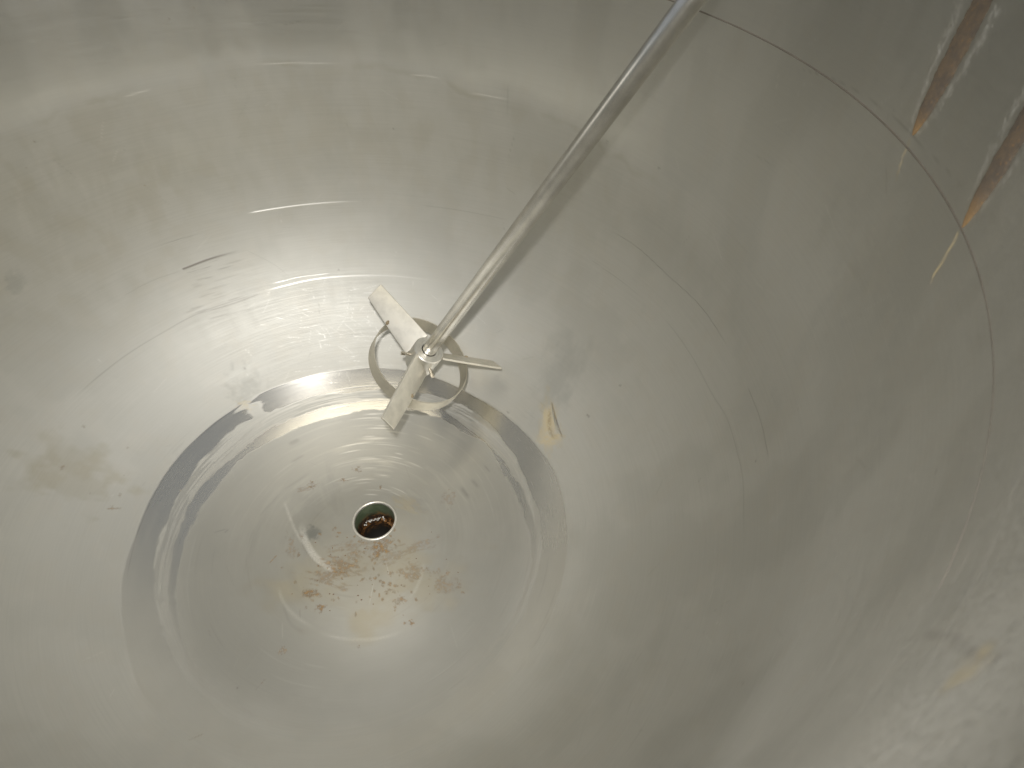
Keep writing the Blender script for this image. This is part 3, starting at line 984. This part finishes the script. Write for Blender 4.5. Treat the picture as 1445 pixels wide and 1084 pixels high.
def blade(ang, length, chord, pitch, curl, seed):
    """pitched flat blade with a rounded shoulder; the leading edge stands up towards the shaft"""
    g = np.random.default_rng(seed)
    nu, nv = 22, 12
    th_ = .0032
    top, bot = [], []
    for i in range(nu + 1):
        u = i / nu
        rr = HR * .86 + (length - HR * .86) * u
        c_ = chord * (1.02 - .36 * u - .10 * max(0, .25 - u))
        p = pitch * (1.08 - .22 * u)
        for j in range(nv + 1):
            v = j / nv - .5
            skew = -.06 * (u - .3) * chord
            y = v * c_ * math.cos(p) + skew
            z = -v * c_ * math.sin(p) - curl * (v * v - .08) * 4 * c_ * .035
            x = rr - (.0018 * (v + .5) * 2 if u > .97 else 0)
            nrm = Vector((0, math.sin(p), math.cos(p)))
            P = Vector((x, y, z))
            top.append(P + nrm * th_ / 2)
            bot.append(P - nrm * th_ / 2)
    R = Matrix.Rotation(ang, 3, 'Z')
    V = [R @ p for p in top + bot]
    off = len(top)
    F = []
    w_ = nv + 1
    for i in range(nu):
        for j in range(nv):
            a = i * w_ + j
            F.append((a, a + w_, a + w_ + 1, a + 1))
            F.append((off + a, off + a + 1, off + a + w_ + 1, off + a + w_))
    for i in range(nu):
        a = i * w_
        F.append((a, off + a, off + a + w_, a + w_))
        a = i * w_ + nv
        F.append((a, a + w_, off + a + w_, off + a))
    for j in range(nv):
        a = nu * w_ + j
        F.append((a, off + a, off + a + 1, a + 1))
        F.append((j, j + 1, off + j + 1, off + j))
    bm = bmesh.new()
    bv = [bm.verts.new(p) for p in V]
    for f in F:
        bm.faces.new([bv[q] for q in f])
    return from_bm('blade', bm, MAT_BLADE, mixer, True, .0006)

BL = [(137.5, .1185), (-107.5, .1325), (12.0, .1165)]
CH, PT = .040, math.radians(42)
blades = [blade(math.radians(a), L_, CH, PT, 1.0, i) for i, (a, L_) in enumerate(BL)]

RR = 0.0700
ring_top, ring_bot = -.0130, -.0345
lathe_local('stiffening_ring', [(RR - .0008, ring_top), (RR + .0008, ring_top), (RR + .0008, ring_bot), (RR - .0008, ring_bot)], MAT_RING, mixer, 128, True)

def bead(at_pos, r_, seed):
    g = np.random.default_rng(seed)
    bm = bmesh.new()
    for i in range(6):
        res = bmesh.ops.create_icosphere(bm, subdivisions=2, radius=r_ * g.uniform(.5, .9))
        off = Vector(g.normal(0, r_ * .5, 3))
        for v in res['verts']:
            v.co = v.co * 1.0 + Vector(at_pos) + off
    return from_bm('weld_bead', bm, MAT_WELD, mixer)
for i, (a, L_) in enumerate(BL):
    # ring meets the low, trailing edge of each blade
    y_ = .5 * CH * .85 * math.cos(PT)
    x_ = math.sqrt(RR ** 2 - y_ ** 2)
    p = Matrix.Rotation(math.radians(a), 3, 'Z') @ Vector((x_, y_ - .002, -.5 * CH * .82 * math.sin(PT) + .003))
    bead(p, .0022, i)

def screw(ang, zc, seed):
    bm = bmesh.new()
    R = Matrix.Rotation(ang, 4, 'Z') @ Matrix.Rotation(math.pi / 2, 4, 'Y')
    for (r_, h_, x0, seg) in ((.0021, .012, HR + .003, 16), (.0029, .0050, HR + .0100, 6)):
        bmesh.ops.create_cone(bm, cap_ends=True, segments=seg, radius1=r_, radius2=r_, depth=h_, matrix=Matrix.Translation(R.to_3x3() @ Vector((0, 0, x0)) + Vector((0, 0, zc))) @ R)
    return from_bm('set_screw', bm, MAT_SCREW, mixer, True, .0003)
screw(math.radians(-169), -.006, 1)
screw(math.radians(-62), -.006, 2)
